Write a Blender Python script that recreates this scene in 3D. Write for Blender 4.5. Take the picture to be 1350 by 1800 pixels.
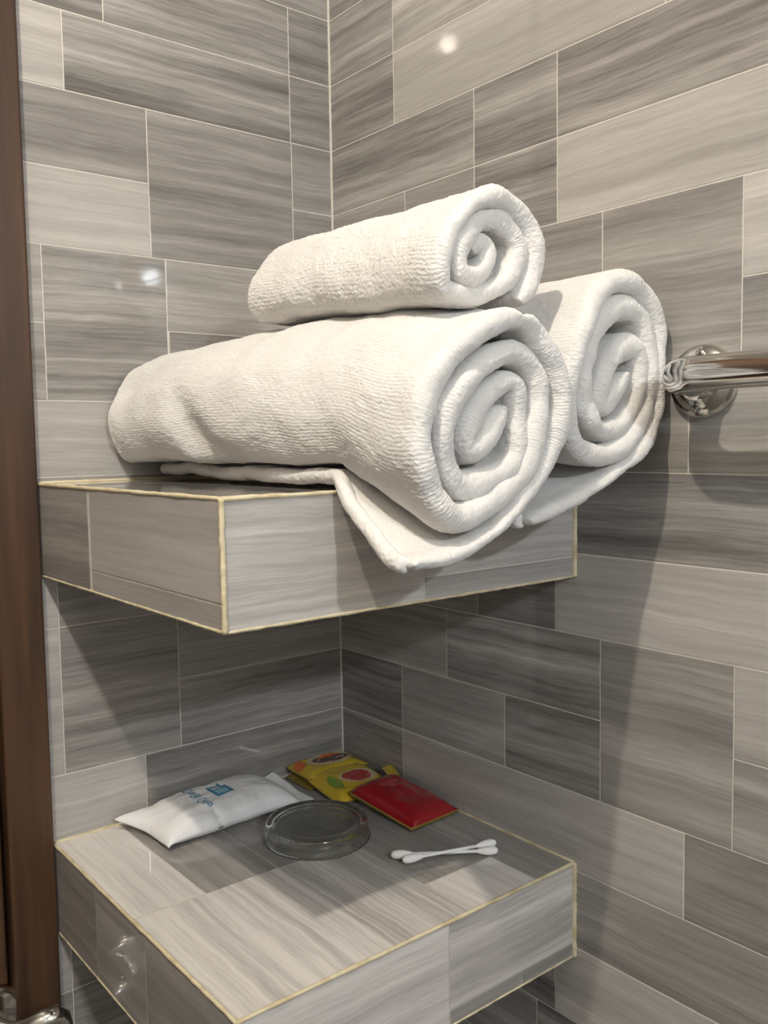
import bpy, bmesh, math, random
from mathutils import Vector, Matrix, noise

for o in list(bpy.data.objects):
    bpy.data.objects.remove(o)
scene = bpy.context.scene
COL = scene.collection
H = 0.06            # one printed tile row, metres: all coordinates below are in rows
Z0 = 1.45           # height of row line 0 above the floor
def W(p):
    return Vector((p[0]*H, p[1]*H, Z0 + p[2]*H))

# ------------------------------------------------------------ camera
def make_camera():
    yaw, pitch, roll = 0.67921, 0.07766, -0.01569
    f = Vector((math.sin(yaw)*math.cos(pitch), math.cos(yaw)*math.cos(pitch), -math.sin(pitch)))
    r = Vector((math.cos(yaw), -math.sin(yaw), 0))
    u = r.cross(f)
    c, s = math.cos(roll), math.sin(roll)
    r2 = c*r + s*u
    u2 = -s*r + c*u
    cam = bpy.data.cameras.new('camera')
    cam.sensor_fit = 'VERTICAL'
    cam.sensor_height = 36
    cam.lens = 1577.35/1800*36
    cam.clip_start = 0.01
    o = bpy.data.objects.new('camera', cam)
    COL.objects.link(o)
    m = Matrix((r2, u2, -f)).transposed().to_4x4()
    m.translation = W((-8.63888, -11.89453, 0.38805))
    o.matrix_world = m
    scene.camera = o
make_camera()

# ------------------------------------------------------------ light and exposure
LAMP = (-10.9, -8.85, 12.45)      # ceiling bulb (centre)
LAMP_R = 0.22
LAMP_E = 3350.0
LAMP_C = (1.0, 0.89, 0.755)
WLAMP = (-8.6, -25.4, 7.7)        # lamp above the mirror on the opposite wall
WLAMP_E = 1350.0
WLAMP_C = (0.86, 0.93, 1.0)
w = bpy.data.worlds.new('world')
scene.world = w
w.use_nodes = True
w.node_tree.nodes['Background'].inputs[0].default_value = (0.5, 0.5, 0.5, 1)
w.node_tree.nodes['Background'].inputs[1].default_value = 0.05
scene.view_settings.view_transform = 'Standard'
scene.view_settings.look = 'None'
scene.view_settings.gamma = 1
scene.view_settings.exposure = 0.04
scene.view_settings.use_curve_mapping = False

# ------------------------------------------------------------ materials
def new_mat(name, col=(0.8, 0.8, 0.8), rough=0.5, metal=0.0, **kw):
    m = bpy.data.materials.new(name)
    m.use_nodes = True
    b = m.node_tree.nodes['Principled BSDF']
    b.inputs['Base Color'].default_value = (*col, 1)
    b.inputs['Roughness'].default_value = rough
    b.inputs['Metallic'].default_value = metal
    for k, v in kw.items():
        b.inputs[k].default_value = v
    return m
def N(m, t, **kw):
    n = m.node_tree.nodes.new(t)
    for k, v in kw.items():
        setattr(n, k, v)
    return n
def L(m, a, b):
    m.node_tree.links.new(a, b)
def math_node(m, op, a, b):
    n = N(m, 'ShaderNodeMath', operation=op)
    for i, v in enumerate((a, b)):
        if hasattr(v, 'links'):
            L(m, v, n.inputs[i])
        else:
            n.inputs[i].default_value = v
    return n.outputs[0]
def speckle(m, base, scale, amount, dark):
    """fine mottling of a base colour"""
    b = m.node_tree.nodes['Principled BSDF']
    tc = N(m, 'ShaderNodeTexCoord')
    nz = N(m, 'ShaderNodeTexNoise')
    nz.inputs['Scale'].default_value = scale
    nz.inputs['Detail'].default_value = 4
    L(m, tc.outputs['Object'], nz.inputs['Vector'])
    mx = N(m, 'ShaderNodeMixRGB')
    mx.inputs[1].default_value = (*base, 1)
    mx.inputs[2].default_value = (*dark, 1)
    r = N(m, 'ShaderNodeMapRange')
    r.inputs[1].default_value = 0.45
    r.inputs[2].default_value = 0.75
    r.inputs[4].default_value = amount
    L(m, nz.outputs[0], r.inputs[0])
    L(m, r.outputs[0], mx.inputs[0])
    L(m, mx.outputs[0], b.inputs['Base Color'])
    return m

def tile_material():
    m = new_mat('striped_tile', rough=0.035)
    b = m.node_tree.nodes['Principled BSDF']
    b.inputs['Specular IOR Level'].default_value = 0.5
    uv = N(m, 'ShaderNodeUVMap')
    uv.uv_map = 'UVMap'
    # slow warp so that the veins wander
    wz = N(m, 'ShaderNodeTexNoise')
    wz.inputs['Scale'].default_value = 0.9
    wz.inputs['Detail'].default_value = 3
    L(m, uv.outputs[0], wz.inputs['Vector'])
    sub = N(m, 'ShaderNodeVectorMath', operation='SUBTRACT')
    L(m, wz.outputs['Color'], sub.inputs[0])
    sub.inputs[1].default_value = (0.5, 0.5, 0.5)
    mul = N(m, 'ShaderNodeVectorMath', operation='MULTIPLY')
    L(m, sub.outputs[0], mul.inputs[0])
    mul.inputs[1].default_value = (0.0, 0.12, 0.0)
    add = N(m, 'ShaderNodeVectorMath', operation='ADD')
    L(m, uv.outputs[0], add.inputs[0])
    L(m, mul.outputs[0], add.inputs[1])
    def band(sx, sy, detail, rough):
        mp = N(m, 'ShaderNodeMapping')
        mp.inputs['Scale'].default_value = (sx, sy, 1)
        L(m, add.outputs[0], mp.inputs['Vector'])
        nz = N(m, 'ShaderNodeTexNoise')
        nz.inputs['Scale'].default_value = 1.0
        nz.inputs['Detail'].default_value = detail
        nz.inputs['Roughness'].default_value = rough
        L(m, mp.outputs[0], nz.inputs['Vector'])
        return nz.outputs[0]
    broad = band(0.13, 2.4, 2.0, 0.5)
    vein = band(0.26, 8.5, 5.0, 0.66)
    fine = band(1.6, 30.0, 4.0, 0.7)
    def centred(o, k):
        return math_node(m, 'MULTIPLY', math_node(m, 'SUBTRACT', o, 0.5), k)
    tone = N(m, 'ShaderNodeAttribute'); tone.attribute_name = 'tone'
    con = N(m, 'ShaderNodeAttribute'); con.attribute_name = 'contrast'
    s = math_node(m, 'ADD', centred(broad, 1.15), math_node(m, 'ADD', centred(vein, 1.12), centred(fine, 0.6)))
    v = math_node(m, 'ADD', math_node(m, 'MULTIPLY', s, con.outputs['Fac']), tone.outputs['Fac'])
    ramp = N(m, 'ShaderNodeValToRGB')
    cr = ramp.color_ramp
    cr.elements[0].position = 0.0
    cr.elements[0].color = (0.095, 0.088, 0.081, 1)
    cr.elements[1].position = 1.0
    cr.elements[1].color = (0.70, 0.67, 0.63, 1)
    for pos, c in ((0.25, (0.175, 0.166, 0.155)), (0.5, (0.285, 0.271, 0.254)), (0.75, (0.43, 0.41, 0.383))):
        e = cr.elements.new(pos)
        e.color = (*c, 1)
    L(m, v, ramp.inputs[0])
    L(m, ramp.outputs[0], b.inputs['Base Color'])
    # very slight unevenness of the glaze
    gz = N(m, 'ShaderNodeTexNoise')
    gz.inputs['Scale'].default_value = 2.0
    L(m, uv.outputs[0], gz.inputs['Vector'])
    bp = N(m, 'ShaderNodeBump')
    bp.inputs['Strength'].default_value = 0.02
    bp.inputs['Distance'].default_value = 0.002
    L(m, gz.outputs[0], bp.inputs['Height'])
    L(m, bp.outputs[0], b.inputs['Normal'])
    return m

def terry_material(name, col):
    m = new_mat(name, col, rough=0.95)
    b = m.node_tree.nodes['Principled BSDF']
    b.inputs['Specular IOR Level'].default_value = 0.1
    b.inputs['Sheen Weight'].default_value = 0.25
    b.inputs['Sheen Roughness'].default_value = 0.6
    b.inputs['Subsurface Weight'].default_value = 0.12
    b.inputs['Subsurface Radius'].default_value = (0.006, 0.005, 0.004)
    uv = N(m, 'ShaderNodeUVMap')
    uv.uv_map = 'UVMap'
    nz = N(m, 'ShaderNodeTexNoise')
    nz.inputs['Scale'].default_value = 5.0
    nz.inputs['Detail'].default_value = 2
    L(m, uv.outputs[0], nz.inputs['Vector'])
    wv = N(m, 'ShaderNodeTexWave', wave_type='BANDS', bands_direction='X')
    wv.inputs['Scale'].default_value = 9.5
    wv.inputs['Distortion'].default_value = 4.5
    wv.inputs['Detail'].default_value = 3
    wv.inputs['Detail Scale'].default_value = 2.5
    L(m, uv.outputs[0], wv.inputs['Vector'])
    # loops along each rib
    wl = N(m, 'ShaderNodeTexNoise')
    wl.inputs['Scale'].default_value = 38.0
    wl.inputs['Detail'].default_value = 2
    L(m, uv.outputs[0], wl.inputs['Vector'])
    # ribs come and go across the cloth
    pm = N(m, 'ShaderNodeTexNoise')
    pm.inputs['Scale'].default_value = 0.9
    pm.inputs['Detail'].default_value = 2
    L(m, uv.outputs[0], pm.inputs['Vector'])
    mr = N(m, 'ShaderNodeMapRange')
    mr.inputs[1].default_value = 0.35
    mr.inputs[2].default_value = 0.62
    mr.inputs[3].default_value = 0.25
    L(m, pm.outputs[0], mr.inputs[0])
    ribs = math_node(m, 'MULTIPLY', wv.outputs['Fac'], mr.outputs[0])
    hgt = math_node(m, 'ADD', math_node(m, 'MULTIPLY', ribs, 0.55), math_node(m, 'MULTIPLY', wl.outputs[0], 0.9))
    bp = N(m, 'ShaderNodeBump')
    bp.inputs['Strength'].default_value = 0.4
    bp.inputs['Distance'].default_value = 0.0012
    L(m, hgt, bp.inputs['Height'])
    L(m, bp.outputs[0], b.inputs['Normal'])
    return m

def wood_material():
    m = new_mat('dark_wood', (0.08, 0.04, 0.022), rough=0.42)
    b = m.node_tree.nodes['Principled BSDF']
    tc = N(m, 'ShaderNodeTexCoord')
    mp = N(m, 'ShaderNodeMapping')
    mp.inputs['Scale'].default_value = (60, 60, 3)
    L(m, tc.outputs['Object'], mp.inputs['Vector'])
    nz = N(m, 'ShaderNodeTexNoise')
    nz.inputs['Scale'].default_value = 1.6
    nz.inputs['Detail'].default_value = 6
    L(m, mp.outputs[0], nz.inputs['Vector'])
    ramp = N(m, 'ShaderNodeValToRGB')
    ramp.color_ramp.elements[0].position = 0.3
    ramp.color_ramp.elements[0].color = (0.028, 0.0125, 0.006, 1)
    ramp.color_ramp.elements[1].position = 0.72
    ramp.color_ramp.elements[1].color = (0.082, 0.041, 0.018, 1)
    L(m, nz.outputs[0], ramp.inputs[0])
    L(m, ramp.outputs[0], b.inputs['Base Color'])
    return m

M_TILE = tile_material()
M_GROUT = speckle(new_mat('cream_grout', rough=0.8), (0.60, 0.57, 0.51), 120, 0.5, (0.45, 0.41, 0.34))
M_EDGE = speckle(new_mat('yellowed_grout', rough=0.6), (0.63, 0.56, 0.38), 90, 0.9, (0.40, 0.31, 0.16))
M_PAINT = new_mat('painted_plaster', (0.40, 0.385, 0.36), 0.7)
M_FLOOR = speckle(new_mat('floor_tile', rough=0.25), (0.38, 0.36, 0.33), 30, 0.6, (0.27, 0.25, 0.23))
M_WOOD = wood_material()
M_TERRY = terry_material('white_terry', (0.68, 0.665, 0.64))
M_HEM = new_mat('white_hem', (0.69, 0.68, 0.66), 0.9)
M_CHROME = new_mat('chrome', (0.74, 0.72, 0.68), 0.10, 1.0)
M_STEEL = new_mat('steel', (0.52, 0.50, 0.46), 0.22, 1.0)
M_DARK = new_mat('dark_recess', (0.03, 0.03, 0.03), 0.6)
M_COTTON = new_mat('cotton', (0.86, 0.85, 0.82), 0.9)
M_STICK = new_mat('white_plastic_stick', (0.84, 0.84, 0.82), 0.4)
M_WHITEPL = new_mat('white_enamel', (0.8, 0.8, 0.78), 0.4)

# ------------------------------------------------------------ mesh helpers
def link(name, verts, faces, mats, parent=None, org=None, smooth=False, uvs=None):
    """one mesh object; verts are world metres; org = its (or its thing's) origin"""
    if org is None:
        org = Vector((0, 0, 0))
    if parent is not None:
        q = parent
        while q.parent: q = q.parent
        org = q.location.copy()
    me = bpy.data.meshes.new(name)
    me.from_pydata([tuple(Vector(v)-org) for v in verts], [], faces)
    if not isinstance(mats, (list, tuple)):
        mats = [mats]
    for mt in mats:
        me.materials.append(mt)
    if uvs is not None:
        l = me.uv_layers.new(name='UVMap')
        for poly in me.polygons:
            for li in poly.loop_indices:
                l.data[li].uv = uvs[me.loops[li].vertex_index]
    if smooth:
        for poly in me.polygons:
            poly.use_smooth = True
    o = bpy.data.objects.new(name, me)
    COL.objects.link(o)
    if parent is None:
        o.location = org
    else:
        o.parent = parent
    return o
def empty(name, loc):
    o = bpy.data.objects.new(name, None)
    o.empty_display_size = 0.02
    o.location = loc
    COL.objects.link(o)
    return o
def tag(o, label, cat, group=None):
    o['label'] = label
    o['category'] = cat
    if group:
        o['group'] = group
    return o
def struct(o):
    o['kind'] = 'structure'
    return o
class MB:
    """collects simple shapes given in row units"""
    def __init__(self):
        self.v, self.f = [], []
    def add(self, vs, fs):
        n = len(self.v)
        self.v += [W(q) for q in vs]
        self.f += [tuple(i+n for i in q) for q in fs]
        return self
    def box(self, a, b):
        x0, y0, z0 = a; x1, y1, z1 = b
        return self.add([(x0,y0,z0),(x1,y0,z0),(x1,y1,z0),(x0,y1,z0),(x0,y0,z1),(x1,y0,z1),(x1,y1,z1),(x0,y1,z1)],
                        [(0,3,2,1),(4,5,6,7),(0,1,5,4),(1,2,6,5),(2,3,7,6),(3,0,4,7)])
    def lathe(self, c, axis, prof, seg=48):
        """prof: (radius, distance along axis)"""
        c = Vector(c); ax = Vector(axis).normalized()
        t = Vector((0,0,1)) if abs(ax.z) < 0.9 else Vector((1,0,0))
        a = ax.cross(t).normalized(); b = ax.cross(a)
        vs, fs = [], []
        for r, d in prof:
            for k in range(seg):
                th = 2*math.pi*k/seg
                vs.append(c + ax*d + (a*math.cos(th)+b*math.sin(th))*r)
        for i in range(len(prof)-1):
            for k in range(seg):
                k2 = (k+1) % seg
                fs.append((i*seg+k, i*seg+k2, (i+1)*seg+k2, (i+1)*seg+k))
        return self.add(vs, fs)
    def tube(self, pts, r, seg=20, caps=True):
        pts = [Vector(q) for q in pts]
        rr = r if isinstance(r, (list, tuple)) else [r]*len(pts)
        vs, fs = [], []
        a = None
        for i, q in enumerate(pts):
            d = (pts[min(i+1, len(pts)-1)] - pts[max(i-1, 0)]).normalized()
            if a is None:
                t = Vector((0,0,1)) if abs(d.z) < 0.9 else Vector((1,0,0))
                a = d.cross(t).normalized()
            a = (a - d*a.dot(d)).normalized()
            b = d.cross(a)
            for k in range(seg):
                th = 2*math.pi*k/seg
                vs.append(q + (a*math.cos(th)+b*math.sin(th))*rr[i])
        for i in range(len(pts)-1):
            for k in range(seg):
                k2 = (k+1) % seg
                fs.append((i*seg+k, i*seg+k2, (i+1)*seg+k2, (i+1)*seg+k))
        if caps:
            fs.append(tuple(range(seg-1, -1, -1)))
            fs.append(tuple(range((len(pts)-1)*seg, len(pts)*seg)))
        return self.add(vs, fs)
    def build(self, name, mat, parent=None, org=None, smooth=False, bevel=0):
        o = link(name, self.v, self.f, mat, parent, org, smooth)
        bm = bmesh.new(); bm.from_mesh(o.data)
        bmesh.ops.remove_doubles(bm, verts=bm.verts, dist=1e-6)
        bmesh.ops.recalc_face_normals(bm, faces=bm.faces)
        bm.to_mesh(o.data); bm.free()
        if bevel:
            md = o.modifiers.new('bevel', 'BEVEL')
            md.width = bevel; md.segments = 3; md.limit_method = 'ANGLE'
        return o

RND = random.Random(4)
def tile_mesh(name, panels, backing, parent=None, org=None):
    """panels: (origin, uvec, vvec, normal, tiles, stripe_axis); a tile is (u0,u1,v0,v1,tone,contrast).
    Each tile is a bevelled slab face standing a hair proud of the grout; backing: list of boxes."""
    verts, faces, uvs, mi, tone, con = [], [], [], [], [], []
    mb = MB()
    for a, b in backing:
        mb.box(a, b)
    verts += mb.v
    uvs += [(0, 0)]*len(mb.v)
    for fc in mb.f:
        faces.append(fc); mi.append(1); tone.append(0.5); con.append(0.0)
    g, bev, lift = 0.0075, 0.008, 0.005
    for (o, uu, vv, nn, tiles, ax) in panels:
        o, uu, vv, nn = Vector(o), Vector(uu), Vector(vv), Vector(nn)
        flip = uu.cross(vv).dot(nn) < 0
        for t in tiles:
            u0, u1, v0, v1, tn, cn = t
            ru, rv = RND.uniform(0, 80), RND.uniform(0, 80)
            base = len(verts)
            for (e, d) in ((g, 0.0), (g, lift*0.5), (g+bev, lift)):
                for (u, v) in ((u0+e, v0+e), (u1-e, v0+e), (u1-e, v1-e), (u0+e, v1-e)):
                    verts.append(W(o + uu*u + vv*v + nn*d))
                    uvs.append((u+ru, v+rv) if ax == 'u' else (v+rv, u+ru))
            fl = []
            for ring in (0, 1):
                for k in range(4):
                    a, b = base+ring*4+k, base+ring*4+(k+1) % 4
                    fl.append((a, b, b+4, a+4))
            fl.append((base+8, base+9, base+10, base+11))
            for q in fl:
                faces.append(q[::-1] if flip else q)
                mi.append(0); tone.append(tn); con.append(cn)
    ob = link(name, verts, faces, [M_TILE, M_GROUT], parent, org, uvs=uvs)
    me = ob.data
    me.polygons.foreach_set('material_index', mi)
    a = me.attributes.new('tone', 'FLOAT', 'FACE'); a.data.foreach_set('value', tone)
    a = me.attributes.new('contrast', 'FLOAT', 'FACE'); a.data.foreach_set('value', con)
    return ob

# ------------------------------------------------------------ the room
A, B = 4.815, 4.885          # shelf depth along the left and the right wall
ZU, TU = -0.0845, 1.201      # upper shelf: top, thickness
ZL, TL = -4.9095, 1.212      # lower shelf
ROOM_X, ROOM_Y = -17.0, -27.0
ZF, ZC = -Z0/H, 13.4
Lt, Md, Dk = (0.72, 0.42), (0.48, 0.62), (0.33, 0.85)
def T(u0, u1, v0, v1, k, dt=0.0):
    return (u0, u1, v0, v1, k[0]+dt, k[1])
def fill(rows, u_lo, u_hi, rnd):
    """plain running bond for the rows the photo does not show"""
    out = []
    for r in rows:
        u = u_lo
        off = rnd.uniform(0.6, 2.4)
        first = True
        while u < u_hi - 1e-6:
            n = min(u_hi, u + (off if first else rnd.choice((1.7, 2.4, 2.8, 3.6))))
            if u_hi - n < 0.4: n = u_hi
            out.append(T(u, n, r, r+1, rnd.choice((Lt, Md, Dk, Dk))))
            u = n; first = False
    return out
rnd = random.Random(11)
# left wall: plane y=0, u = x
XL = -4.845
left = [
    T(XL,-3.69,6,7,Dk,.06), T(-3.69,-.77,6,7,Dk,.12), T(-.77,0,6,7,Dk,.05),
    T(XL,-4.25,5,6,Lt), T(-4.25,-.77,5,6,Dk,.05), T(-.77,0,5,6,Dk,.05),
    T(XL,-3.13,4,5,Md,-.02), T(-3.13,-.76,3,5,Md,-.05), T(-.76,0,4,5,Md,-.05),
    T(XL,-3.13,3,4,Lt), T(-.76,0,3,4,Md,0),
    T(XL,-4.64,2,3,Md,.08), T(-4.64,-2.92,1,3,Dk,.12), T(-2.92,-.76,2,3,Md,.05), T(-.76,0,2,3,Md),
    T(XL,-4.64,1,2,Md), T(-2.90,-.76,1,2,Dk,.05), T(-.76,0,1,2,Dk),
    T(XL,-2.0,0,1,Lt,-.05), T(-2.0,0,0,1,Md),
    T(XL,-2.9,-1,0,Md), T(-2.9,0,-1,0,Md),
    T(XL,-4.62,-2,-1,Lt), T(-4.62,-2.9,-2,-1,Md), T(-2.9,0,-2,-1,Md),
    T(XL,-4.62,-4,-2,Lt,-.05), T(-4.62,-2.92,-4,-2,Dk,.12), T(-2.92,0,-3,-2,Md,.02),
    T(-2.92,0,-4,-3,Dk,.08),
    T(XL,-3.48,-5,-4,Lt), T(-3.48,0,-5,-4,Dk,.05),
    T(XL,-2.5,-6,-5,Md), T(-2.5,0,-6,-5,Md), T(XL,-4.65,-7.03,-6,Lt,-.06), T(-4.65,-2,-7.03,-6,Md), T(-2,0,-7.03,-6,Dk),
    T(XL,-4.65,-8,-7.03,Md), T(-4.65,-1.8,-8,-7.03,Dk,.05), T(-1.8,0,-8,-7.03,Md),
]
left = [(a, b, c, d, t-0.05 if c >= 3 else t, k) for (a, b, c, d, t, k) in left]  # upper rows toned darker: dimmer light up the wall, put into the colour
left += fill(range(7, 13), XL, 0, rnd) + fill(range(-24, -8), XL, 0, rnd)
struct(tile_mesh('wall_left', [((0,0,0), (1,0,0), (0,0,1), (0,-1,0), left, 'u')],
                 [((XL, 0, ZF), (0.8, 1.0, ZC))], org=W((-2.4, 0, ZF))))
# right wall: plane x=0, u = -y (distance from the corner)
right = [
    T(0,1.57,6,7,Dk,.08), T(1.57,4.4,6,7,Dk,.2), T(4.4,7.4,6,7,Md,.05),
    T(0,1.57,5,6,Dk,.03), T(1.57,6.1,5,6,Lt,-.05), T(6.1,8.4,5,6,Lt,-.1),
    T(0,3.21,4,5,Dk,.10), T(3.21,4.62,4,5,Dk,.03), T(4.62,7.4,4,5,Dk,.08),
    T(0,1.79,3,4,Md,.05), T(1.79,3.21,3,4,Md,.05), T(3.21,4.62,3,4,Dk,.02), T(4.62,8.4,3,4,Lt),
    T(0,1.2,2,3,Md), T(1.2,5.29,2,3,Md,-.05), T(5.29,7.02,1,3,Md,-.02), T(7.02,8.4,2,3,Lt),
    T(0,2.3,1,2,Md), T(2.3,5.29,1,2,Md,-.05), T(7.02,8.4,1,2,Md,-.05),
    T(0,3.0,0,1,Md), T(3.0,6.43,0,1,Md,.08), T(6.43,8.4,0,1,Md,.02),
    T(0,4.6,-1,0,Dk), T(4.6,8.4,-1,0,Dk,.04),
    T(0,3.21,-2,-1,Md,.02), T(3.21,4.59,-2,-1,Dk), T(4.59,8.4,-2,-1,Lt,-.02),
    T(0,2.58,-3,-2,Md,.05), T(2.58,5.28,-3,-2,Dk,.10), T(5.28,7.0,-4,-2,Md,-.02), T(7.0,8.4,-3,-2,Lt,-.05),
    T(0,1.57,-4,-3,Dk), T(1.57,3.71,-4,-3,Md,-.02), T(3.71,5.28,-4,-3,Dk), T(7.0,8.4,-4,-3,Md),
    T(0,1.57,-5,-4,Dk,.1), T(1.57,6.43,-5,-4,Lt,-.02), T(6.43,8.4,-5,-4,Md,-.1),
    T(0,4.0,-6,-5,Dk), T(4.0,8.4,-6,-5,Md,-.02),
    T(0,4.58,-7,-6,Dk), T(4.58,8.4,-7,-6,Lt,-.02),
]
right = [(a, b, c, d, t-0.06 if c >= 3 else t, k) for (a, b, c, d, t, k) in right]  # weaker light on the upper rows, set through a darker tile tone
right += fill(range(-7, 7), 8.4, -ROOM_Y, rnd) + fill(range(7, 13), 0, -ROOM_Y, rnd) + fill(range(-24, -7), 0, -ROOM_Y, rnd)
struct(tile_mesh('wall_right', [((0,0,0), (0,-1,0), (0,0,1), (-1,0,0), right, 'u')],
                 [((0, ROOM_Y, ZF), (0.8, 0, ZC))], org=W((0, -13, ZF))))
def plain(name, a, b, mat):
    c = W(((a[0]+b[0])/2, (a[1]+b[1])/2, a[2]))
    return struct(MB().box(a, b).build(name, mat, org=c))
plain('floor', (ROOM_X-.8, ROOM_Y-.8, ZF-.8), (.8, 1, ZF), M_FLOOR)
plain('ceiling', (ROOM_X-.8, ROOM_Y-.8, ZC), (.8, 1, ZC+.8), M_PAINT)
plain('wall_behind', (ROOM_X-.8, ROOM_Y-.8, ZF), (.8, ROOM_Y, ZC), M_PAINT)
plain('wall_opposite', (ROOM_X-.8, ROOM_Y, ZF), (ROOM_X, 1, ZC), M_PAINT)
plain('trim_1', (-0.028, -0.028, ZF), (0.0, 0.0, ZC), M_GROUT)     # grouted corner joint between the two walls

# door casing and door leaf at the left end of the left wall
mb = MB().box((-5.42, -0.13, ZF), (XL, 1.0, ZC))
struct(mb.build('trim_2', M_WOOD, org=W((-5.1, 0, ZF)), bevel=0.002))
def build_door():
    mb = MB().box((-17.0, 0.05, ZF), (-5.46, 0.75, ZC))
    d = struct(mb.build('door_1', M_WOOD, org=W((-11, .4, ZF)), bevel=0.002))
    mb = MB().box((-16.4, -0.02, -12.5), (-6.6, 0.05, -9.0)).box((-16.4, -0.02, -7.5), (-6.6, 0.05, 9.5))
    mb.build('door_panel', M_WOOD, d, bevel=0.002)
    h = MB().lathe((-5.75, 0.05, -6.95), (0,-1,0), [(0.0,0.16),(0.36,0.16),(0.42,0.10),(0.42,0.0)]).build('handle_rose', M_CHROME, d, smooth=True)
    # bent pull: out from the rose, over the casing, then straight down
    pts = [(-5.75, -.05, -6.95), (-5.72, -.45, -6.93), (-5.62, -.72, -6.86), (-5.47, -.90, -6.75), (-5.33, -.98, -6.67), (-5.22, -1.0, -6.66), (-5.15, -1.0, -6.72), (-5.12, -1.0, -6.84), (-5.12, -1.0, -7.1), (-5.12, -1.0, -7.6), (-5.12, -1.0, -8.4), (-5.12, -1.0, -9.2)]
    MB().tube(pts, [.16,.15,.14,.14,.14,.14,.13,.12,.12,.12,.12,.10], 24).build('door_handle', M_CHROME, d, smooth=True)
build_door()

# ------------------------------------------------------------ tiled corner shelves
def ledge(zt, th, a, b, tops, front, side, label):
    g = 0.016
    bot = [(-a, -a/2, -b, -b/2, .45, .6), (-a/2, 0, -b, -b/2, .4, .6), (-a, -a/2, -b/2, 0, .4, .6), (-a/2, 0, -b/2, 0, .45, .6)]
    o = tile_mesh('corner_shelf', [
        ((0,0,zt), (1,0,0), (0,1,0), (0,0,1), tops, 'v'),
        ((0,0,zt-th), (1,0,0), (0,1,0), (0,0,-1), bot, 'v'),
        ((0,-b,zt), (1,0,0), (0,0,1), (0,-1,0), front, 'u'),
        ((-a,0,zt), (0,1,0), (0,0,1), (-1,0,0), side, 'u')],
        [((-a+.003, -b+.003, zt-th+.003), (0.0, 0.0, zt-.003))], org=W((-a/2, -b/2, zt-th)))
    tag(o, label, 'shelf', 'tiled corner shelves')
    rr = random.Random(int(th*1000)+int(zt*10))
    def bead(p0, p1, r, n=46):
        pts, rad = [], []
        p0, p1 = Vector(p0), Vector(p1)
        for i in range(n+1):
            pts.append(p0.lerp(p1, i/n) + Vector((rr.uniform(-1,1), rr.uniform(-1,1), rr.uniform(-1,1)))*r*0.10)
            rad.append(r*rr.uniform(0.85, 1.15))
        return pts, rad
    e = 0.004
    mb = MB()
    for p0, p1, r in [((-a+e,-b+e,zt-e), (-a+e,0,zt-e), .024), ((-a+e,-b+e,zt-e), (0,-b+e,zt-e), .024),
                      ((-a+e,-b+e,zt-e), (-a+e,-b+e,zt-th+e), .028), ((-a+e,-b+e,zt-th+e), (-a+e,0,zt-th+e), .018),
                      ((-a+e,-b+e,zt-th+e), (0,-b+e,zt-th+e), .018)]:
        q, rd = bead(p0, p1, r)
        mb.tube(q, rd, 10)
    mb.build('edge_grout', M_EDGE, o, smooth=True)['label'] = 'yellowed grout along the shelf edges'
    mb = MB()
    for p0, p1, r in [((-.012,-b-.012,zt-th), (-.012,-b-.012,zt+.01), .034), ((-a,-.012,zt+.012), (0,-.012,zt+.012), .022), ((-.012,-b,zt+.012), (-.012,0,zt+.012), .018)]:
        q, rd = bead(p0, p1, r)
        mb.tube(q, rd, 10)
    mb.build('wall_caulk', M_EDGE, o, smooth=True)['label'] = 'yellowed caulk bead where the shelf meets the walls'
    return o
# faces: front v runs from -th (bottom) to 0; side u = y from -b to 0
top_u = [(-A,-3.84,-1.4,0,.55,.5), (-3.84,-2,-1.4,0,.5,.6), (-2,0,-1.4,0,.5,.6), (-A,-2.6,-B,-1.4,.45,.6), (-2.6,0,-B,-1.4,.45,.6)]
front_u = [(-A,-2.44,-TU,0,.78,.50), (-2.44,0,-.95,0,.72,.55), (-2.44,0,-TU,-.95,.55,.6)]
side_u = [(-B,-1.78,-.95,0,.72,.35), (-B,-1.78,-TU,-.95,.66,.4), (-1.72,0,-TU,0,.46,.55)]
ledge(ZU, TU, A, B, top_u, front_u, side_u, 'upper grey striped tile corner shelf carrying the rolled towels')
top_l = [(-A,-3.9,-2.52,0,.95,.40), (-3.9,-2.9,-2.58,0,.50,.55), (-A,-2.9,-B,-2.54,.68,.55), (-2.9,-1.8,-B,-2.58,.76,.65),  # pale lamplit tiles toned lighter still, standing in for stronger light
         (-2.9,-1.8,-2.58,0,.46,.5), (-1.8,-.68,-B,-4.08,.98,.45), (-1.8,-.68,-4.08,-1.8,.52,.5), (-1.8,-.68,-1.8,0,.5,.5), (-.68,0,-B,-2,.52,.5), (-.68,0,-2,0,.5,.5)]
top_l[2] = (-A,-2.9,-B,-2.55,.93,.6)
front_l = [(-A,-2.15,-TL,0,.90,.5), (-2.15,0,-1.03,0,.80,.6), (-2.15,-.98,-TL,-1.03,.5,.5), (-.98,0,-TL,-1.03,.55,.5)]
side_l = [(-1.46,0,-TL,0,.45,.5), (-2.89,-1.46,-TL,0,.56,.42), (-B,-2.89,-TL,0,.52,.45)]
ledge(ZL, TL, A, B, top_l, front_l, side_l, 'lower grey striped tile corner shelf carrying the toiletries')

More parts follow.
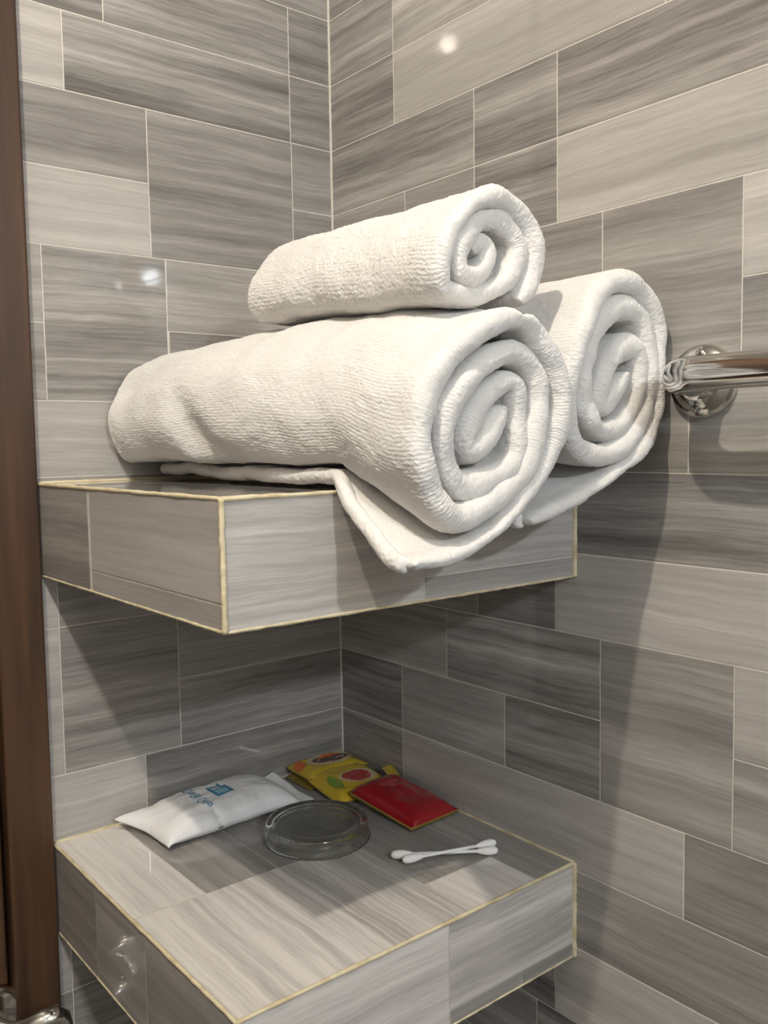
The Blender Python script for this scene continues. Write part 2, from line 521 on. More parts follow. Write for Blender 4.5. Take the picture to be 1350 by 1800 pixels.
# ------------------------------------------------------------ rolled towels
R1 = [(-3.829,-0.619),(-3.641,-0.61),(-3.423,-0.594),(-3.04,-0.516),(-2.661,-0.363),(-2.318,-0.118),(-2.034,0.18),(-1.89,0.43),(-1.849,0.733),(-1.911,1.012),(-2.076,1.243),(-2.267,1.407),(-2.452,1.481),(-2.646,1.457),(-2.941,1.354),(-3.249,1.155),(-3.486,0.886),(-3.622,0.566),(-3.655,0.266),(-3.56,-0.004),(-3.38,-0.222),(-3.192,-0.289),(-2.958,-0.219),(-2.603,-0.085),(-2.346,0.08),(-2.228,0.274),(-2.132,0.571),(-2.101,0.848),(-2.196,1.042),(-2.34,1.152),(-2.51,1.182),(-2.785,1.113),(-3.075,0.926),(-3.28,0.712),(-3.363,0.441),(-3.342,0.205),(-3.226,0.036),(-3.06,-0.017),(-2.822,0.011),(-2.546,0.087),(-2.388,0.219),(-2.367,0.433),(-2.366,0.687),(-2.385,0.841),(-2.484,0.916),(-2.651,0.873),(-2.842,0.737),(-3.002,0.549),(-3.075,0.40),(-3.03,0.29),(-2.90,0.31),(-2.72,0.47),(-2.60,0.62),(-2.56,0.70)]
R2 = [(-2.174,-0.399),(-1.806,-0.321),(-1.352,-0.167),(-0.869,0.095),(-0.505,0.354),(-0.262,0.668),(-0.163,1.077),(-0.207,1.458),(-0.333,1.727),(-0.559,1.916),(-0.883,1.993),(-1.192,1.911),(-1.423,1.735),(-1.616,1.475),(-1.742,1.184),(-1.789,0.939),(-1.758,0.675),(-1.663,0.429),(-1.485,0.26),(-1.218,0.202),(-0.905,0.271),(-0.654,0.444),(-0.453,0.711),(-0.363,1.07),(-0.396,1.358),(-0.5,1.616),(-0.72,1.729),(-0.985,1.719),(-1.24,1.563),(-1.406,1.324),(-1.503,1.03),(-1.46,0.741),(-1.32,0.532),(-1.099,0.468),(-0.836,0.532),(-0.639,0.731),(-0.531,1.042),(-0.552,1.284),(-0.699,1.374),(-0.913,1.309),(-1.068,1.131),(-1.17,0.915),(-1.18,0.78),(-1.09,0.75),(-.93,0.88),(-.80,1.03),(-.76,1.12)]
R3 = [(-2.166,1.659),(-1.973,1.874),(-1.921,2.193),(-2.008,2.432),(-2.236,2.573),(-2.515,2.598),(-2.742,2.504),(-2.937,2.316),(-3.095,2.075),(-3.135,1.879),(-3.066,1.741),(-2.877,1.7),(-2.581,1.716),(-2.331,1.82),(-2.164,2.0),(-2.117,2.191),(-2.207,2.343),(-2.4,2.419),(-2.617,2.369),(-2.801,2.207),(-2.9,2.04),(-2.888,1.895),(-2.75,1.85),(-2.579,1.916),(-2.477,2.048),(-2.476,2.158),(-2.577,2.176),(-2.68,2.10)]
def smooth_curve(pts, n):
    out = []
    P = [Vector((*q, 0)) for q in pts]
    P = [P[0]*2-P[1]] + P + [P[-1]*2-P[-2]]
    dense = []
    for i in range(1, len(P)-2):
        for k in range(16):
            t = k/16
            dense.append(0.5*((2*P[i]) + (P[i+1]-P[i-1])*t + (2*P[i-1]-5*P[i]+4*P[i+1]-P[i+2])*t*t + (3*P[i]-P[i-1]-3*P[i+1]+P[i+2])*t**3))
    dense.append(P[-2])
    for _ in range(10):
        dense = [dense[0]] + [(dense[i-1]+dense[i]*2+dense[i+1])/4 for i in range(1, len(dense)-1)] + [dense[-1]]
    acc = [0]
    for i in range(1, len(dense)):
        acc.append(acc[-1] + (dense[i]-dense[i-1]).length)
    j = 0
    for k in range(n):
        s = acc[-1]*k/(n-1)
        while j < len(acc)-2 and acc[j+1] < s:
            j += 1
        t = (s-acc[j])/max(1e-9, acc[j+1]-acc[j])
        q = dense[j].lerp(dense[j+1], t)
        out.append((q.x, q.y))
    return out, acc[-1]
def lerp_keys(keys, w):
    for i in range(len(keys)-1):
        if w <= keys[i+1][0]:
            a, b = keys[i], keys[i+1]
            t = (w-a[0])/(b[0]-a[0])
            t = t*t*(3-2*t)
            return [p+(q-p)*t for p, q in zip(a[1:], b[1:])]
    return list(keys[-1][1:])
def roll(pts, n, c0, keys, yn, yf, th, seed, tail=None, dents=(), far_bulge=0.0):
    """rolled towel: a thick sheet following the spiral pts (outside in) in planes of constant y.
    keys: (w, cx, cz, sx, sz) placing the section along the roll, w=0 near end, 1 far end.
    tail: (index fraction, xmin at edge of shelf, xmin far) flat flap lying on the shelf."""
    curve, total = smooth_curve(pts, n)
    nd, nr = 84, 7
    ws = [(i/(nd-1)) for i in range(nd)]
    # depth profile of the sheet: outer surface far->near, rounded near rim, inner near->far, rounded far rim
    loop = []
    rim = th*0.5
    for i in range(nd-1, -1, -1): loop.append((ws[i], 0.0, 1.0))
    for k in range(1, nr): 
        an = math.pi*k/nr
        loop.append((0.0, -math.sin(an)*rim, math.cos(an)))
    for i in range(nd): loop.append((ws[i], 0.0, -1.0))
    for k in range(1, nr):
        an = math.pi*k/nr
        loop.append((1.0, math.sin(an)*rim, -math.cos(an)))
    nl = len(loop)
    kt = int(tail[0]*n) if tail else 0
    sec = {}
    def section(w):
        if w in sec: return sec[w]
        cx, cz, sx, sz = lerp_keys(keys, w)
        y = yn + (yf-yn)*w
        q = [(cx+sx*(x-c0[0]), cz+sz*(z-c0[1])) for x, z in curve]
        if tail:
            # flap: its free edge runs straight along the shelf, the flap lies flat on the tile
            we = min(1.0, max(0.0, (w-0.0)/0.22))
            x_free = (curve[0][0]*(1-we)+tail[1]*we) if w < 0.22 else tail[1] + (tail[2]-tail[1])*(w-0.22)/0.78
            xk = q[kt][0]
            x00 = q[0][0]
            for i in range(kt):
                t = (q[i][0]-xk)/(x00-xk)
                q[i] = (xk + t*(x_free-xk), q[i][1])
            floor = ZU + th*0.5 + 0.03
            drop = max(0.0, (-B - 0.02) - y)      # past the shelf edge it may hang
            fl = floor - drop*1.2 if drop > 0 else floor
            for i in range(n):
                x, z = q[i]
                lo = fl + (0.0 if i < kt*1.5 else (th*0.95 if drop == 0 else th*0.95))
                lo = fl if i < kt else (fl + th*min(1.0, (i-kt)/(0.12*n)))
                if z < lo: z = lo + (z-lo)*0.04
                q[i] = (min(x, -0.10-th*0.5), z)
        # normals
        nv = []
        for i in range(n):
            a, b = q[max(0, i-1)], q[min(n-1, i+1)]
            dx, dz = b[0]-a[0], b[1]-a[1]
            l = math.hypot(dx, dz) or 1
            nv.append((-dz/l, dx/l))
        sec[w] = (q, nv, y)
        return sec[w]
    ar = sum(curve[i][0]*curve[i+1][1]-curve[i+1][0]*curve[i][1] for i in range(n-1))
    sgn = -1.0 if ar > 0 else 1.0          # outward side of the spiral
    verts, uvs = [], []
    off = Vector((seed*7.3, seed*3.1, seed*5.7))
    for i in range(n):
        s = i/(n-1)
        end = min(1.0, math.sqrt(max(0.0, min(s, 1-s)*total/(th*0.5)))) if min(s, 1-s)*total < th*0.5 else 1.0
        tail_t = 0.62+0.38*min(1.0, max(0.0, (s-0.09)/0.08)) if tail else 1.0
        rimy = 0.10*noise.noise(Vector((s*total*0.9, seed*2.0, 0))) + 0.03*noise.noise(Vector((s*total*4, seed*2.0, 3)))
        if seed == 2: rimy += 0.16*max(0.0, 1-s/0.13)
        rimy += 0.16*max(0.0, s-0.45)             # inner turns sit a little deeper
        for (w, dy, k) in loop:
            q, nv, y = section(w)
            x, z = q[i]; nx, nz = nv[i]
            fade = max(0.0, 1-w*3.0) if w < 0.34 else 0.0
            yy = y + dy + rimy*fade
            hw = th*0.5*(0.35+0.65*end)*tail_t*(1+0.16*noise.noise(Vector((x*2.2, yy*1.6, z*2.2))+off)+0.22*fade*noise.noise(Vector((s*total*3.2, seed, yy*0.8))))
            p = Vector((x+sgn*nx*k*hw, yy, z+sgn*nz*k*hw))
            # soft crumpling of the cloth
            d = noise.noise_vector(p*0.75+off)*0.055 + noise.noise_vector(p*2.3+off)*0.028 + noise.noise_vector(p*7.0+off)*0.006
            p = p + Vector((d.x, d.y*0.5, d.z if y > -B else d.z))
            if k != 0:
                p += Vector((nx, 0, nz))*(0.010*noise.noise(p*16.0+off))
            for (c, dr, rad, dep) in dents:
                v = p-Vector(c); dr_ = Vector(dr).normalized()
                al = v.dot(dr_); pe = (v-dr_*al).length
                g = math.exp(-(pe/rad[0])**2-(al/rad[1])**2)
                p += Vector((q[i][0]*0, 0, 0)) - (Vector((x-lerp_keys(keys, w)[0], 0, z-lerp_keys(keys, w)[1])).normalized())*(dep*g)
            if p.x > -0.06: p.x = -0.06 + (p.x+0.06)*0.05
            if p.y > -0.05: p.y = -0.05
            if p.y > -B-0.03 and p.z < ZU+0.025: p.z = ZU+0.025
            verts.append(W(p))
            uvs.append((s*total, (yn+(yf-yn)*w) + dy + (0.3 if k < 0 else 0)))
    faces = []
    for i in range(n-1):
        for k in range(nl):
            k2 = (k+1) % nl
            faces.append((i*nl+k, i*nl+k2, (i+1)*nl+k2, (i+1)*nl+k))
    # close the two sheet ends with a strip between the outer and the inner line
    for i in (0, n-1):
        b0 = i*nl
        out_ = [b0+k for k in range(nd)]
        inn_ = [b0+nd+nr-1+(nd-1-k) for k in range(nd)]
        for k in range(nd-1):
            q = (out_[k], inn_[k], inn_[k+1], out_[k+1])
            faces.append(q if i == 0 else q[::-1])
        faces.append(tuple([out_[-1]]+[b0+nd+k for k in range(nr-1)]+[inn_[-1]]))
        faces.append(tuple([inn_[0]]+[b0+2*nd+nr-1+k for k in range(nr-1)]+[out_[0]]))
    return verts, faces, uvs, section, loop
TERRY_TEX = bpy.data.textures.new('terry_loops', 'CLOUDS')
TERRY_TEX.noise_scale = 0.0022
TERRY_TEX.noise_depth = 1
def towel(label, args, hem_at=0.012, hem=True, **kw):
    verts, faces, uvs, section, loop = roll(*args, **kw)
    c0 = Vector((sum(v.x for v in verts)/len(verts), sum(v.y for v in verts)/len(verts), min(v.z for v in verts)))
    o = link('rolled_towel', verts, faces, M_TERRY, None, c0, True, uvs)
    bm = bmesh.new(); bm.from_mesh(o.data)
    bmesh.ops.recalc_face_normals(bm, faces=bm.faces)
    bm.to_mesh(o.data); bm.free()
    sd = o.modifiers.new('subdivision', 'SUBSURF')
    sd.levels = 1; sd.render_levels = 2
    dm = o.modifiers.new('terry_loops', 'DISPLACE')
    dm.texture = TERRY_TEX; dm.texture_coords = 'LOCAL'
    dm.strength = 0.0008; dm.mid_level = 0.5
    tag(o, label, 'towel', 'white rolled towels')
    if hem:
        # stitched hem cord along the free edge of the flap
        n = args[1]; nd = 84; nl = len(loop)
        line = [(verts[k] + verts[nd+6+nd-1-k])*0.5 for k in range(nd)]
        line = [Vector((v.x/H, v.y/H, (v.z-Z0)/H)) for v in line]
        th = args[6]
        MB().tube([q + Vector((0, 0, 0.0)) for q in line], [th*(0.33+0.03*noise.noise(q*2.0)) for q in line], 14).build('hem', M_HEM, o, smooth=True)
        hm = o.children[0]
        sd = hm.modifiers.new('subdivision', 'SUBSURF')
        sd.levels = 1; sd.render_levels = 2
        dm = hm.modifiers.new('terry_loops', 'DISPLACE')
        dm.texture = TERRY_TEX; dm.texture_coords = 'LOCAL'
        dm.strength = 0.0011; dm.mid_level = 0.5
    return o
towel('large white rolled towel at the front left, its loose end drooping over the shelf edge',
      (R1, 330, (-2.69, .60), [(0,-2.71,.60,.98,1),(.22,-2.80,.86,.86,.84),(.45,-2.86,.90,.86,.80),(.75,-2.98,.90,.84,.80),(1,-3.02,.90,.80,.74)], -6.2, -.22, .245, 1),
      tail=(.085, -3.52, -3.15),
      dents=[((-3.75,-2.5,.45), (.15,-1,-.9), (.24,.7), .16), ((-3.3,-4.0,1.5), (0.3,-1,0.1), (.3,.8), .06), ((-2.42,-6.15,1.62), (.1,1,0), (.075,.22), .20), ((-1.72,-6.1,1.0), (.1,1,.1), (.09,.25), .10), ((-3.0,-1.6,1.7), (.6,-1,0), (.2,.5), .07), ((-3.75,-.6,1.2), (.2,-1,.3), (.2,.4), .08)])
towel('large white rolled towel at the back, against the right wall beside the chrome bar',
      (R2, 300, (-.95, 1.05), [(0,-.91,1.05,.95,1),(.22,-.98,1.10,.93,.92),(.6,-1.0,1.05,.90,.88),(1,-1.0,1.0,.88,.84)], -6.15, -.22, .245, 2),
      tail=(.10, -1.95, -1.9), hem=True)
towel('small white rolled towel lying on top of the two large ones',
      (R3, 240, (-2.5, 2.15), [(0,-2.5,2.17,1,1),(.28,-2.5,2.22,.84,.86),(.7,-2.5,2.29,.86,.92),(1,-2.5,2.31,.82,.90)], -5.9, -2.62, .215, 3),
      hem=False)

# ------------------------------------------------------------ chrome towel bar
def towel_bar():
    c = (0, -6.62, .975)
    root = empty('towel_bar', W((0, -6.6, .965)))
    tag(root, 'chrome towel bar on a round screwed flange on the right wall', 'towel rail')
    MB().lathe(c, (-1,0,0), [(.385,0),(.385,.05),(.375,.085),(.345,.11),(.30,.135),(.22,.17),(.20,.20),(0.0,.20)], 64).build('flange', M_CHROME, root, smooth=True)
    for (dy, dz) in ((.02, -.265), (-.03, .265)):
        s = MB().lathe((-.125, c[1]+dy, c[2]+dz), (-1,0,0), [(.062,0),(.062,.022),(.045,.036),(0.0,.04)], 24).build('screw', M_STEEL, root, smooth=True)
        x0 = -.166
        MB().box((x0, c[1]+dy-.035, c[2]+dz-.009), (x0+.03, c[1]+dy+.035, c[2]+dz+.009)).box((x0, c[1]+dy-.009, c[2]+dz-.035), (x0+.03, c[1]+dy+.009, c[2]+dz+.035)).build('cross_slot', M_DARK, s)
    # one bent tube: straight out of the flange, round an elbow, then along the wall
    pts = [(-.05-.08*i, -6.72, .975) for i in range(7)]
    rad = .38
    for i in range(1, 13):
        an = math.pi/2*i/12
        pts.append((-.53-rad*math.sin(an), -6.72-rad*(1-math.cos(an)), .975+.02*math.sin(an)))
    pts += [(-.53-rad, -6.72-rad-.5*i, .995) for i in range(1, 26)]
    MB().tube(pts, .168, 40).build('bar', M_CHROME, root, smooth=True)
    # far bracket of the bar
    MB().lathe((0,-19.5,.995), (-1,0,0), [(.385,0),(.385,.05),(.345,.11),(.22,.17),(0,.18)], 48).build('flange', M_CHROME, root, smooth=True)
    MB().tube([(-.05,-19.5,.995),(-1.0,-19.5,.995)], .17, 32).build('post', M_CHROME, root, smooth=True)
towel_bar()

# ------------------------------------------------------------ toiletries on the lower shelf
ZT = ZL + 0.016      # tile surface
M_BAG = new_mat('frosted_white_film', (0.80, 0.80, 0.80), 0.38)
M_BAG.node_tree.nodes['Principled BSDF'].inputs['Subsurface Weight'].default_value = 0.15
M_BAG.node_tree.nodes['Principled BSDF'].inputs['Subsurface Radius'].default_value = (0.004, 0.004, 0.004)
M_BLUE = new_mat('blue_print', (0.03, 0.22, 0.36), 0.45)
M_BLUE_L = new_mat('pale_blue_print', (0.25, 0.48, 0.58), 0.45)
BAG_C = Vector((-2.61, -.70, ZT)); BAG_L, BAG_W = 1.17, .57
BAG_R = math.radians(1.5)
def bag_point(u, v, up=True, lift=0.0):
    """u,v in -1..1 along/across the pouch"""
    ul = u+0.10
    body = max(0.0, 1-abs(ul/0.90)**4.0)**0.6 if abs(ul) < 0.9 else 0.0
    prof = body*max(0.0, 1-abs(v)**3.2)**0.5
    endl = 0.10*max(0.0, -u-0.78)/0.22*max(0.0, v)**1.3 + 0.03*max(0.0, -u-0.8)/0.2
    endr = max(0.0, u-0.68)/0.32*(0.03 + 0.09*max(0.0, v+0.3))
    wr = 0.022*noise.noise(Vector((u*4.0, v*3.0, 1.7))) + 0.013*noise.noise(Vector((u*10, v*7, 4.2)))
    wr += 0.05*math.exp(-((u+0.42+0.10*v)/0.05)**2)*max(0.0, -v+0.1)*noise.noise(Vector((u*14, v*3, 8)))
    wr -= 0.05*math.exp(-((u+0.36)/0.035)**2)*math.exp(-((v+0.85)/0.35)**2)
    mid = 0.035 + 0.10*body + endl + endr
    if up:
        z = mid + 0.012 + 0.265*prof*(0.94+0.16*u) + wr*(0.3+0.7*body)
    else:
        z = mid - 0.012 - 0.14*prof
    pinch = 1 - 0.04*body
    x = u*BAG_L*(1-0.02*abs(v)*body)
    y = v*BAG_W*pinch + 0.05*noise.noise(Vector((u*3, 5.5, v)))*abs(v)
    x -= 0.26*max(0.0, -u-0.75)/0.25*max(0.0, v)**1.5
    z = max(z, 0.008 + (0.006 if up else 0))
    c, s = math.cos(BAG_R), math.sin(BAG_R)
    return BAG_C + Vector((x*c-y*s, x*s+y*c, z+lift))
def shower_cap():
    nu, nv = 72, 40
    verts, faces = [], []
    for up in (True, False):
        for i in range(nu+1):
            for j in range(nv+1):
                verts.append(W(bag_point(-1+2*i/nu, -1+2*j/nv, up)))
    S = (nu+1)*(nv+1)
    idx = lambda i, j, k: k*S + i*(nv+1)+j
    for i in range(nu):
        for j in range(nv):
            faces.append((idx(i,j,0), idx(i+1,j,0), idx(i+1,j+1,0), idx(i,j+1,0)))
            faces.append((idx(i,j,1), idx(i,j+1,1), idx(i+1,j+1,1), idx(i+1,j,1)))
    for i in range(nu):
        faces.append((idx(i,0,0), idx(i,0,1), idx(i+1,0,1), idx(i+1,0,0)))
        faces.append((idx(i,nv,0), idx(i+1,nv,0), idx(i+1,nv,1), idx(i,nv,1)))
    for j in range(nv):
        faces.append((idx(0,j,0), idx(0,j+1,0), idx(0,j+1,1), idx(0,j,1)))
        faces.append((idx(nu,j,0), idx(nu,j,1), idx(nu,j+1,1), idx(nu,j+1,0)))
    o = link('shower_cap_packet', verts, faces, M_BAG, None, W(BAG_C), True)
    tag(o, 'puffy white packet printed in blue, on the lower shelf against the left wall', 'packet')
    # lettering wrapped onto the film: reads from the wall side towards the front
    def wrapped(txt_verts, txt_faces, name, mat):
        vs = [W(bag_point(u, v, True, 0.006)) for u, v in txt_verts]
        link(name, vs, txt_faces, mat, o)
    cu = bpy.data.curves.new('lettering', 'FONT')
    cu.body = 'SHOWER CAP'
    cu.size = 1.0
    cu.align_x = 'CENTER'
    tmp = bpy.data.objects.new('lettering', cu)
    COL.objects.link(tmp)
    bpy.context.view_layer.update()
    me = bpy.data.meshes.new_from_object(tmp.evaluated_get(bpy.context.evaluated_depsgraph_get()))
    bpy.data.objects.remove(tmp)
    bm = bmesh.new(); bm.from_mesh(me)
    bmesh.ops.triangulate(bm, faces=bm.faces)
    bmesh.ops.subdivide_edges(bm, edges=bm.edges, cuts=2)
    xs = [v.co.x for v in bm.verts]; ys = [v.co.y for v in bm.verts]
    wd = max(xs)-min(xs)
    k = 1.50/wd
    tv = [(-.44+v.co.y*k*0.72, .15-(v.co.x-(max(xs)+min(xs))/2)*k) for v in bm.verts]
    bm.verts.index_update()
    tf = [tuple(v.index for v in f.verts) for f in bm.faces]
    bm.free()
    wrapped(tv, tf, 'lettering', M_BLUE)
    # emblem: a framed square with a notched flag and two short bars
    def quad(u0, u1, v0, v1, vs, fs, m=4):
        b = len(vs)
        for i in range(m+1):
            for j in range(m+1):
                vs.append((u0+(u1-u0)*i/m, v0+(v1-v0)*j/m))
        for i in range(m):
            for j in range(m):
                a = b+i*(m+1)+j
                fs.append((a, a+m+1, a+m+2, a+1))
    vs, fs = [], []
    E0 = -.22
    quad(E0+.03,E0+.065,-.36,.30,vs,fs); quad(E0+.22,E0+.26,-.36,.16,vs,fs); quad(E0+.03,E0+.26,-.36,-.29,vs,fs); quad(E0+.03,E0+.22,.00,.06,vs,fs)
    quad(E0+.19,E0+.22,.06,.40,vs,fs); quad(E0+.065,E0+.19,.19,.26,vs,fs)
    wrapped(vs, fs, 'emblem', M_BLUE)
    vs, fs = [], []
    quad(E0+.07,E0+.215,-.285,-.005,vs,fs)
    wrapped(vs, fs, 'emblem_fill', M_BLUE_L)
shower_cap()

def sachet_mat(name, col):
    m = new_mat(name, col, 0.22)
    m.node_tree.nodes['Principled BSDF'].inputs['Coat Weight'].default_value = 0.4
    return m
M_YEL = sachet_mat('yellow_foil', (0.50, 0.35, 0.025))
M_YELD = sachet_mat('ochre_foil_back', (0.24, 0.17, 0.03))
M_RED = sachet_mat('red_foil', (0.27, 0.007, 0.012))
M_REDL = sachet_mat('pale_red_print', (0.36, 0.05, 0.05))
M_BROWN = sachet_mat('brown_print', (0.075, 0.018, 0.012))
M_ORANGE = sachet_mat('orange_print', (0.55, 0.12, 0.02))
M_CRIM = sachet_mat('crimson_print', (0.40, 0.03, 0.03))
M_CREAM = sachet_mat('cream_print', (0.55, 0.44, 0.25))
M_GREEN = sachet_mat('green_print', (0.18, 0.28, 0.03))
def sachet(name, label, cat, c, lu, lv, th, rot, tilt, mat, matside, seed, z0, prints, pw=0.10, group=None):
    """flat foil sachet: slightly domed rectangle, crimped seals at both u ends; local u,v in -1..1"""
    cr, sr = math.cos(rot), math.sin(rot)
    def pt(u, v, up, lift=0.0):
        e = max(0.0, 1-abs(u/0.9)**5)*max(0.0, 1-abs(v)**6)
        dome = th*(0.25 + 0.75*e**0.6)
        wr = 0.018*noise.noise(Vector((u*3+seed, v*2.4, seed))) + 0.008*noise.noise(Vector((u*9+seed, v*7, seed)))
        z = (dome+wr*e) if up else 0.004
        x, y = u*lu, v*lv
        z += tilt[0]*(u+1)*lu + tilt[1]*(v+1)*lv
        return Vector((c[0]+x*cr-y*sr, c[1]+x*sr+y*cr, z0+z+lift))
    nu, nv = 40, 30
    verts, faces, mi = [], [], []
    for up in (True, False):
        for i in range(nu+1):
            for j in range(nv+1):
                verts.append(W(pt(-1+2*i/nu, -1+2*j/nv, up)))
    S = (nu+1)*(nv+1)
    idx = lambda i, j, k: k*S+i*(nv+1)+j
    for i in range(nu):
        for j in range(nv):
            faces.append((idx(i,j,0), idx(i+1,j,0), idx(i+1,j+1,0), idx(i,j+1,0))); mi.append(0)
            faces.append((idx(i,j,1), idx(i,j+1,1), idx(i+1,j+1,1), idx(i+1,j,1))); mi.append(1)
    for i in range(nu):
        faces.append((idx(i,0,0), idx(i,0,1), idx(i+1,0,1), idx(i+1,0,0))); mi.append(1)
        faces.append((idx(i,nv,0), idx(i+1,nv,0), idx(i+1,nv,1), idx(i,nv,1))); mi.append(1)
    for j in range(nv):
        faces.append((idx(0,j,0), idx(0,j+1,0), idx(0,j+1,1), idx(0,j,1))); mi.append(1)
        faces.append((idx(nu,j,0), idx(nu,j,1), idx(nu,j+1,1), idx(nu,j+1,0))); mi.append(1)
    o = link(name, verts, faces, [mat, matside], None, W((c[0], c[1], z0)), True)
    o.data.polygons.foreach_set('material_index', mi)
    tag(o, label, cat, group)
    for k, (pname, pm, shape) in enumerate(prints):
        # printed patch: a polygon fan following the foil surface
        (pu, pv, ru, rv, kind) = shape
        vs, fs = [pt(pu, pv, True, .004+.002*k)], []
        rings, sg = 5, 36
        for r in range(1, rings+1):
            for s in range(sg):
                a = 2*math.pi*s/sg
                ca, sa = math.cos(a), math.sin(a)
                if kind == 'rect':
                    q = max(abs(ca), abs(sa)); ca, sa = ca/q, sa/q
                elif kind == 'leaf':
                    sa *= 0.55+0.45*abs(math.cos(a*0.5))
                elif kind == 'shield':
                    sa *= (1.0 if sa < 0 else 0.7)
                vs.append(pt(pu+ru*ca*r/rings, pv+rv*sa*r/rings, True, .004+.002*k))
        for s in range(sg):
            fs.append((0, 1+s, 1+(s+1) % sg))
        for r in range(rings-1):
            for s in range(sg):
                a = 1+r*sg+s; b = 1+r*sg+(s+1) % sg
                fs.append((a, a+sg, b+sg, b))
        link(pname, [W(q) for q in vs], fs, pm, o, smooth=True)
    return o, pt
G = 'foil sachets on the lower shelf'
sachet('soap_sachet', 'yellow sachet with a dark brown oval picture, in the corner of the lower shelf', 'sachet',
       (-.62,-.42), .56, .34, .13, math.radians(-3), (0, 0), M_YEL, M_YELD, 1.0, ZT+.13,
       [('picture', M_CREAM, (.10,.05,.70,.76,'oval')), ('picture', M_BROWN, (.10,.04,.58,.56,'leaf')), ('picture', M_ORANGE, (.16,.34,.38,.16,'oval')), ('picture', M_ORANGE, (-.80,.25,.15,.40,'oval'))], group=G)
sachet('soap_sachet', 'greenish yellow sachet lying underneath the one with the brown oval picture', 'sachet',
       (-.65,-.46), .56, .34, .11, math.radians(-1), (0, 0), M_YELD, M_YELD, 2.0, ZT+.005, [], group=G)
sachet('soap_sachet', 'yellow sachet with a round red emblem, tucked under the red sachet', 'sachet',
       (-.67,-1.10), .54, .50, .14, math.radians(-4), (0, .10), M_YEL, M_YELD, 3.0, ZT+.01,
       [('picture', M_CREAM, (.22,-.05,.60,.50,'shield')), ('picture', M_CRIM, (.16,-.05,.44,.42,'shield')), ('picture', M_REDL, (.12,.02,.22,.10,'oval')), ('picture', M_REDL, (.2,-.22,.12,.10,'oval')), ('picture', M_GREEN, (-.62,-.2,.16,.5,'leaf'))], group=G)
sachet('soap_sachet', 'thin yellow sachet corner sticking up by the right wall behind the red sachet', 'sachet',
       (-.12,-1.42), .08, .22, .03, math.radians(-20), (.2, .1), M_YEL, M_YEL, 5.0, ZT+.16, [], group=G)
sachet('soap_sachet', 'glossy dark red sachet lying at the front of the sachets', 'sachet',
       (-.56,-2.22), .46, .66, .20, math.radians(3), (0, .10), M_RED, M_YELD, 4.0, ZT+.005,
       [('picture', M_REDL, (.0,.45,.40,.10,'oval')), ('picture', M_REDL, (.02,.28,.25,.06,'oval'))], group=G)

# clear round dish, turned upside down
def dish():
    M_GL = new_mat('clear_plastic', (0.90, 0.92, 0.90), 0.08)
    b = M_GL.node_tree.nodes['Principled BSDF']
    b.inputs['Transmission Weight'].default_value = 1.0
    b.inputs['IOR'].default_value = 1.45
    tc = N(M_GL, 'ShaderNodeTexCoord')
    nz = N(M_GL, 'ShaderNodeTexNoise')
    nz.inputs['Scale'].default_value = 260
    L(M_GL, tc.outputs['Object'], nz.inputs['Vector'])
    bp = N(M_GL, 'ShaderNodeBump')
    bp.inputs['Strength'].default_value = 0.25
    bp.inputs['Distance'].default_value = 0.0008
    L(M_GL, nz.outputs[0], bp.inputs['Height'])
    L(M_GL, bp.outputs[0], b.inputs['Normal'])
    c = (-2.03, -2.17, ZT+.002)
    R = .71
    prof = [(R,0.0),(R+.012,.02),(R,.05),(R-.015,.08),(R-.02,.19),(R-.03,.225),(R-.06,.245),(R-.10,.243),(R-.13,.228),(R-.2,.226),(.3,.230),(0.0,.232),
            (0.0,.190),(.3,.188),(R-.2,.184),(R-.11,.180),(R-.08,.16),(R-.065,.08),(R-.05,.0),(R,0.0)]
    o = MB().lathe(c, (0,0,1), prof, 96).build('soap_dish', M_GL, None, W(c), smooth=True)
    tag(o, 'clear round shallow plastic dish upside down beside the white packet', 'dish')
dish()

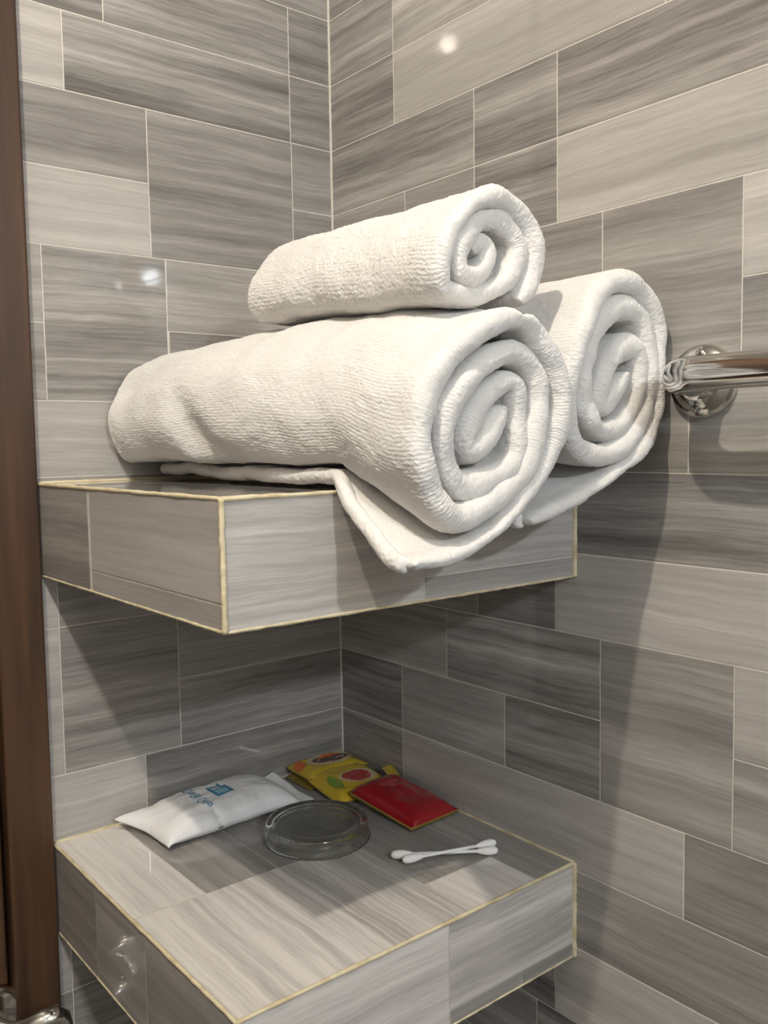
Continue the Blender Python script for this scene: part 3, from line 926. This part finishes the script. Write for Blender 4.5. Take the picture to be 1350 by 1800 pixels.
# cotton swabs
def swab(p0, p1, label):
    p0, p1 = Vector(p0), Vector(p1)
    root = empty('cotton_swab', W((p0+p1)/2))
    tag(root, label, 'cotton swab', 'cotton swabs crossed on the lower shelf')
    MB().tube([p0, p1], .021, 14).build('stick', M_STICK, root, smooth=True)
    d = (p1-p0).normalized()
    for e, s in ((p0, 1), (p1, -1)):
        pr = [(0.0,-.05),(.030,-.04),(.048,-.01),(.056,.04),(.054,.10),(.042,.17),(.028,.21),(.021,.23)]
        MB().lathe(e, d*s, pr, 20).build('cotton_tip', M_COTTON, root, smooth=True)
swab((-1.66,-3.36,ZT+.056), (-.62,-4.10,ZT+.056), 'cotton swab whose left tip lies nearer the red sachet')
swab((-1.66,-3.58,ZT+.075), (-.54,-3.99,ZT+.09), 'cotton swab lying across the other one, left tip nearer the shelf edge')

# ------------------------------------------------------------ lamps
def emit(name, col, e):
    m = bpy.data.materials.new(name)
    m.use_nodes = True
    nt = m.node_tree
    nt.nodes.remove(nt.nodes['Principled BSDF'])
    em = nt.nodes.new('ShaderNodeEmission')
    em.inputs[0].default_value = (*col, 1)
    em.inputs[1].default_value = e
    nt.links.new(em.outputs[0], nt.nodes['Material Output'].inputs[0])
    return m
def ball(r, n=14):
    return [(r*math.sin(math.pi*i/n), -r*math.cos(math.pi*i/n)) for i in range(n+1)]
def ceiling_lamp():
    x, y, z = LAMP
    root = empty('ceiling_lamp', W((x, y, ZC)))
    tag(root, 'small bare bulb ceiling lamp above the shelves', 'lamp')
    MB().lathe((x,y,ZC), (0,0,-1), [(.9,0),(.9,.12),(.8,.2),(.25,.24),(.2,.55),(.17,.62),(0,.62)], 40).build('base', M_WHITEPL, root, smooth=True)
    MB().lathe(LAMP, (0,0,1), ball(LAMP_R), 24).build('bulb', emit('warm_bulb', LAMP_C, LAMP_E), root, smooth=True)
ceiling_lamp()
def mirror_lamp():
    x, y, z = WLAMP
    root = empty('mirror_lamp', W((x, ROOM_Y, z)))
    tag(root, 'small cool white lamp on the wall behind the camera', 'lamp')
    MB().box((x-1.2, ROOM_Y, z-.4), (x+1.2, ROOM_Y+.15, z+.4)).build('back_plate', M_CHROME, root, bevel=0.003)
    MB().tube([(x,ROOM_Y+.15,z),(x,y-.5,z)], .2, 20).build('arm', M_CHROME, root, smooth=True)
    MB().lathe(WLAMP, (0,0,1), ball(.34), 28).build('bulb', emit('cool_bulb', WLAMP_C, WLAMP_E), root, smooth=True)
mirror_lamp()
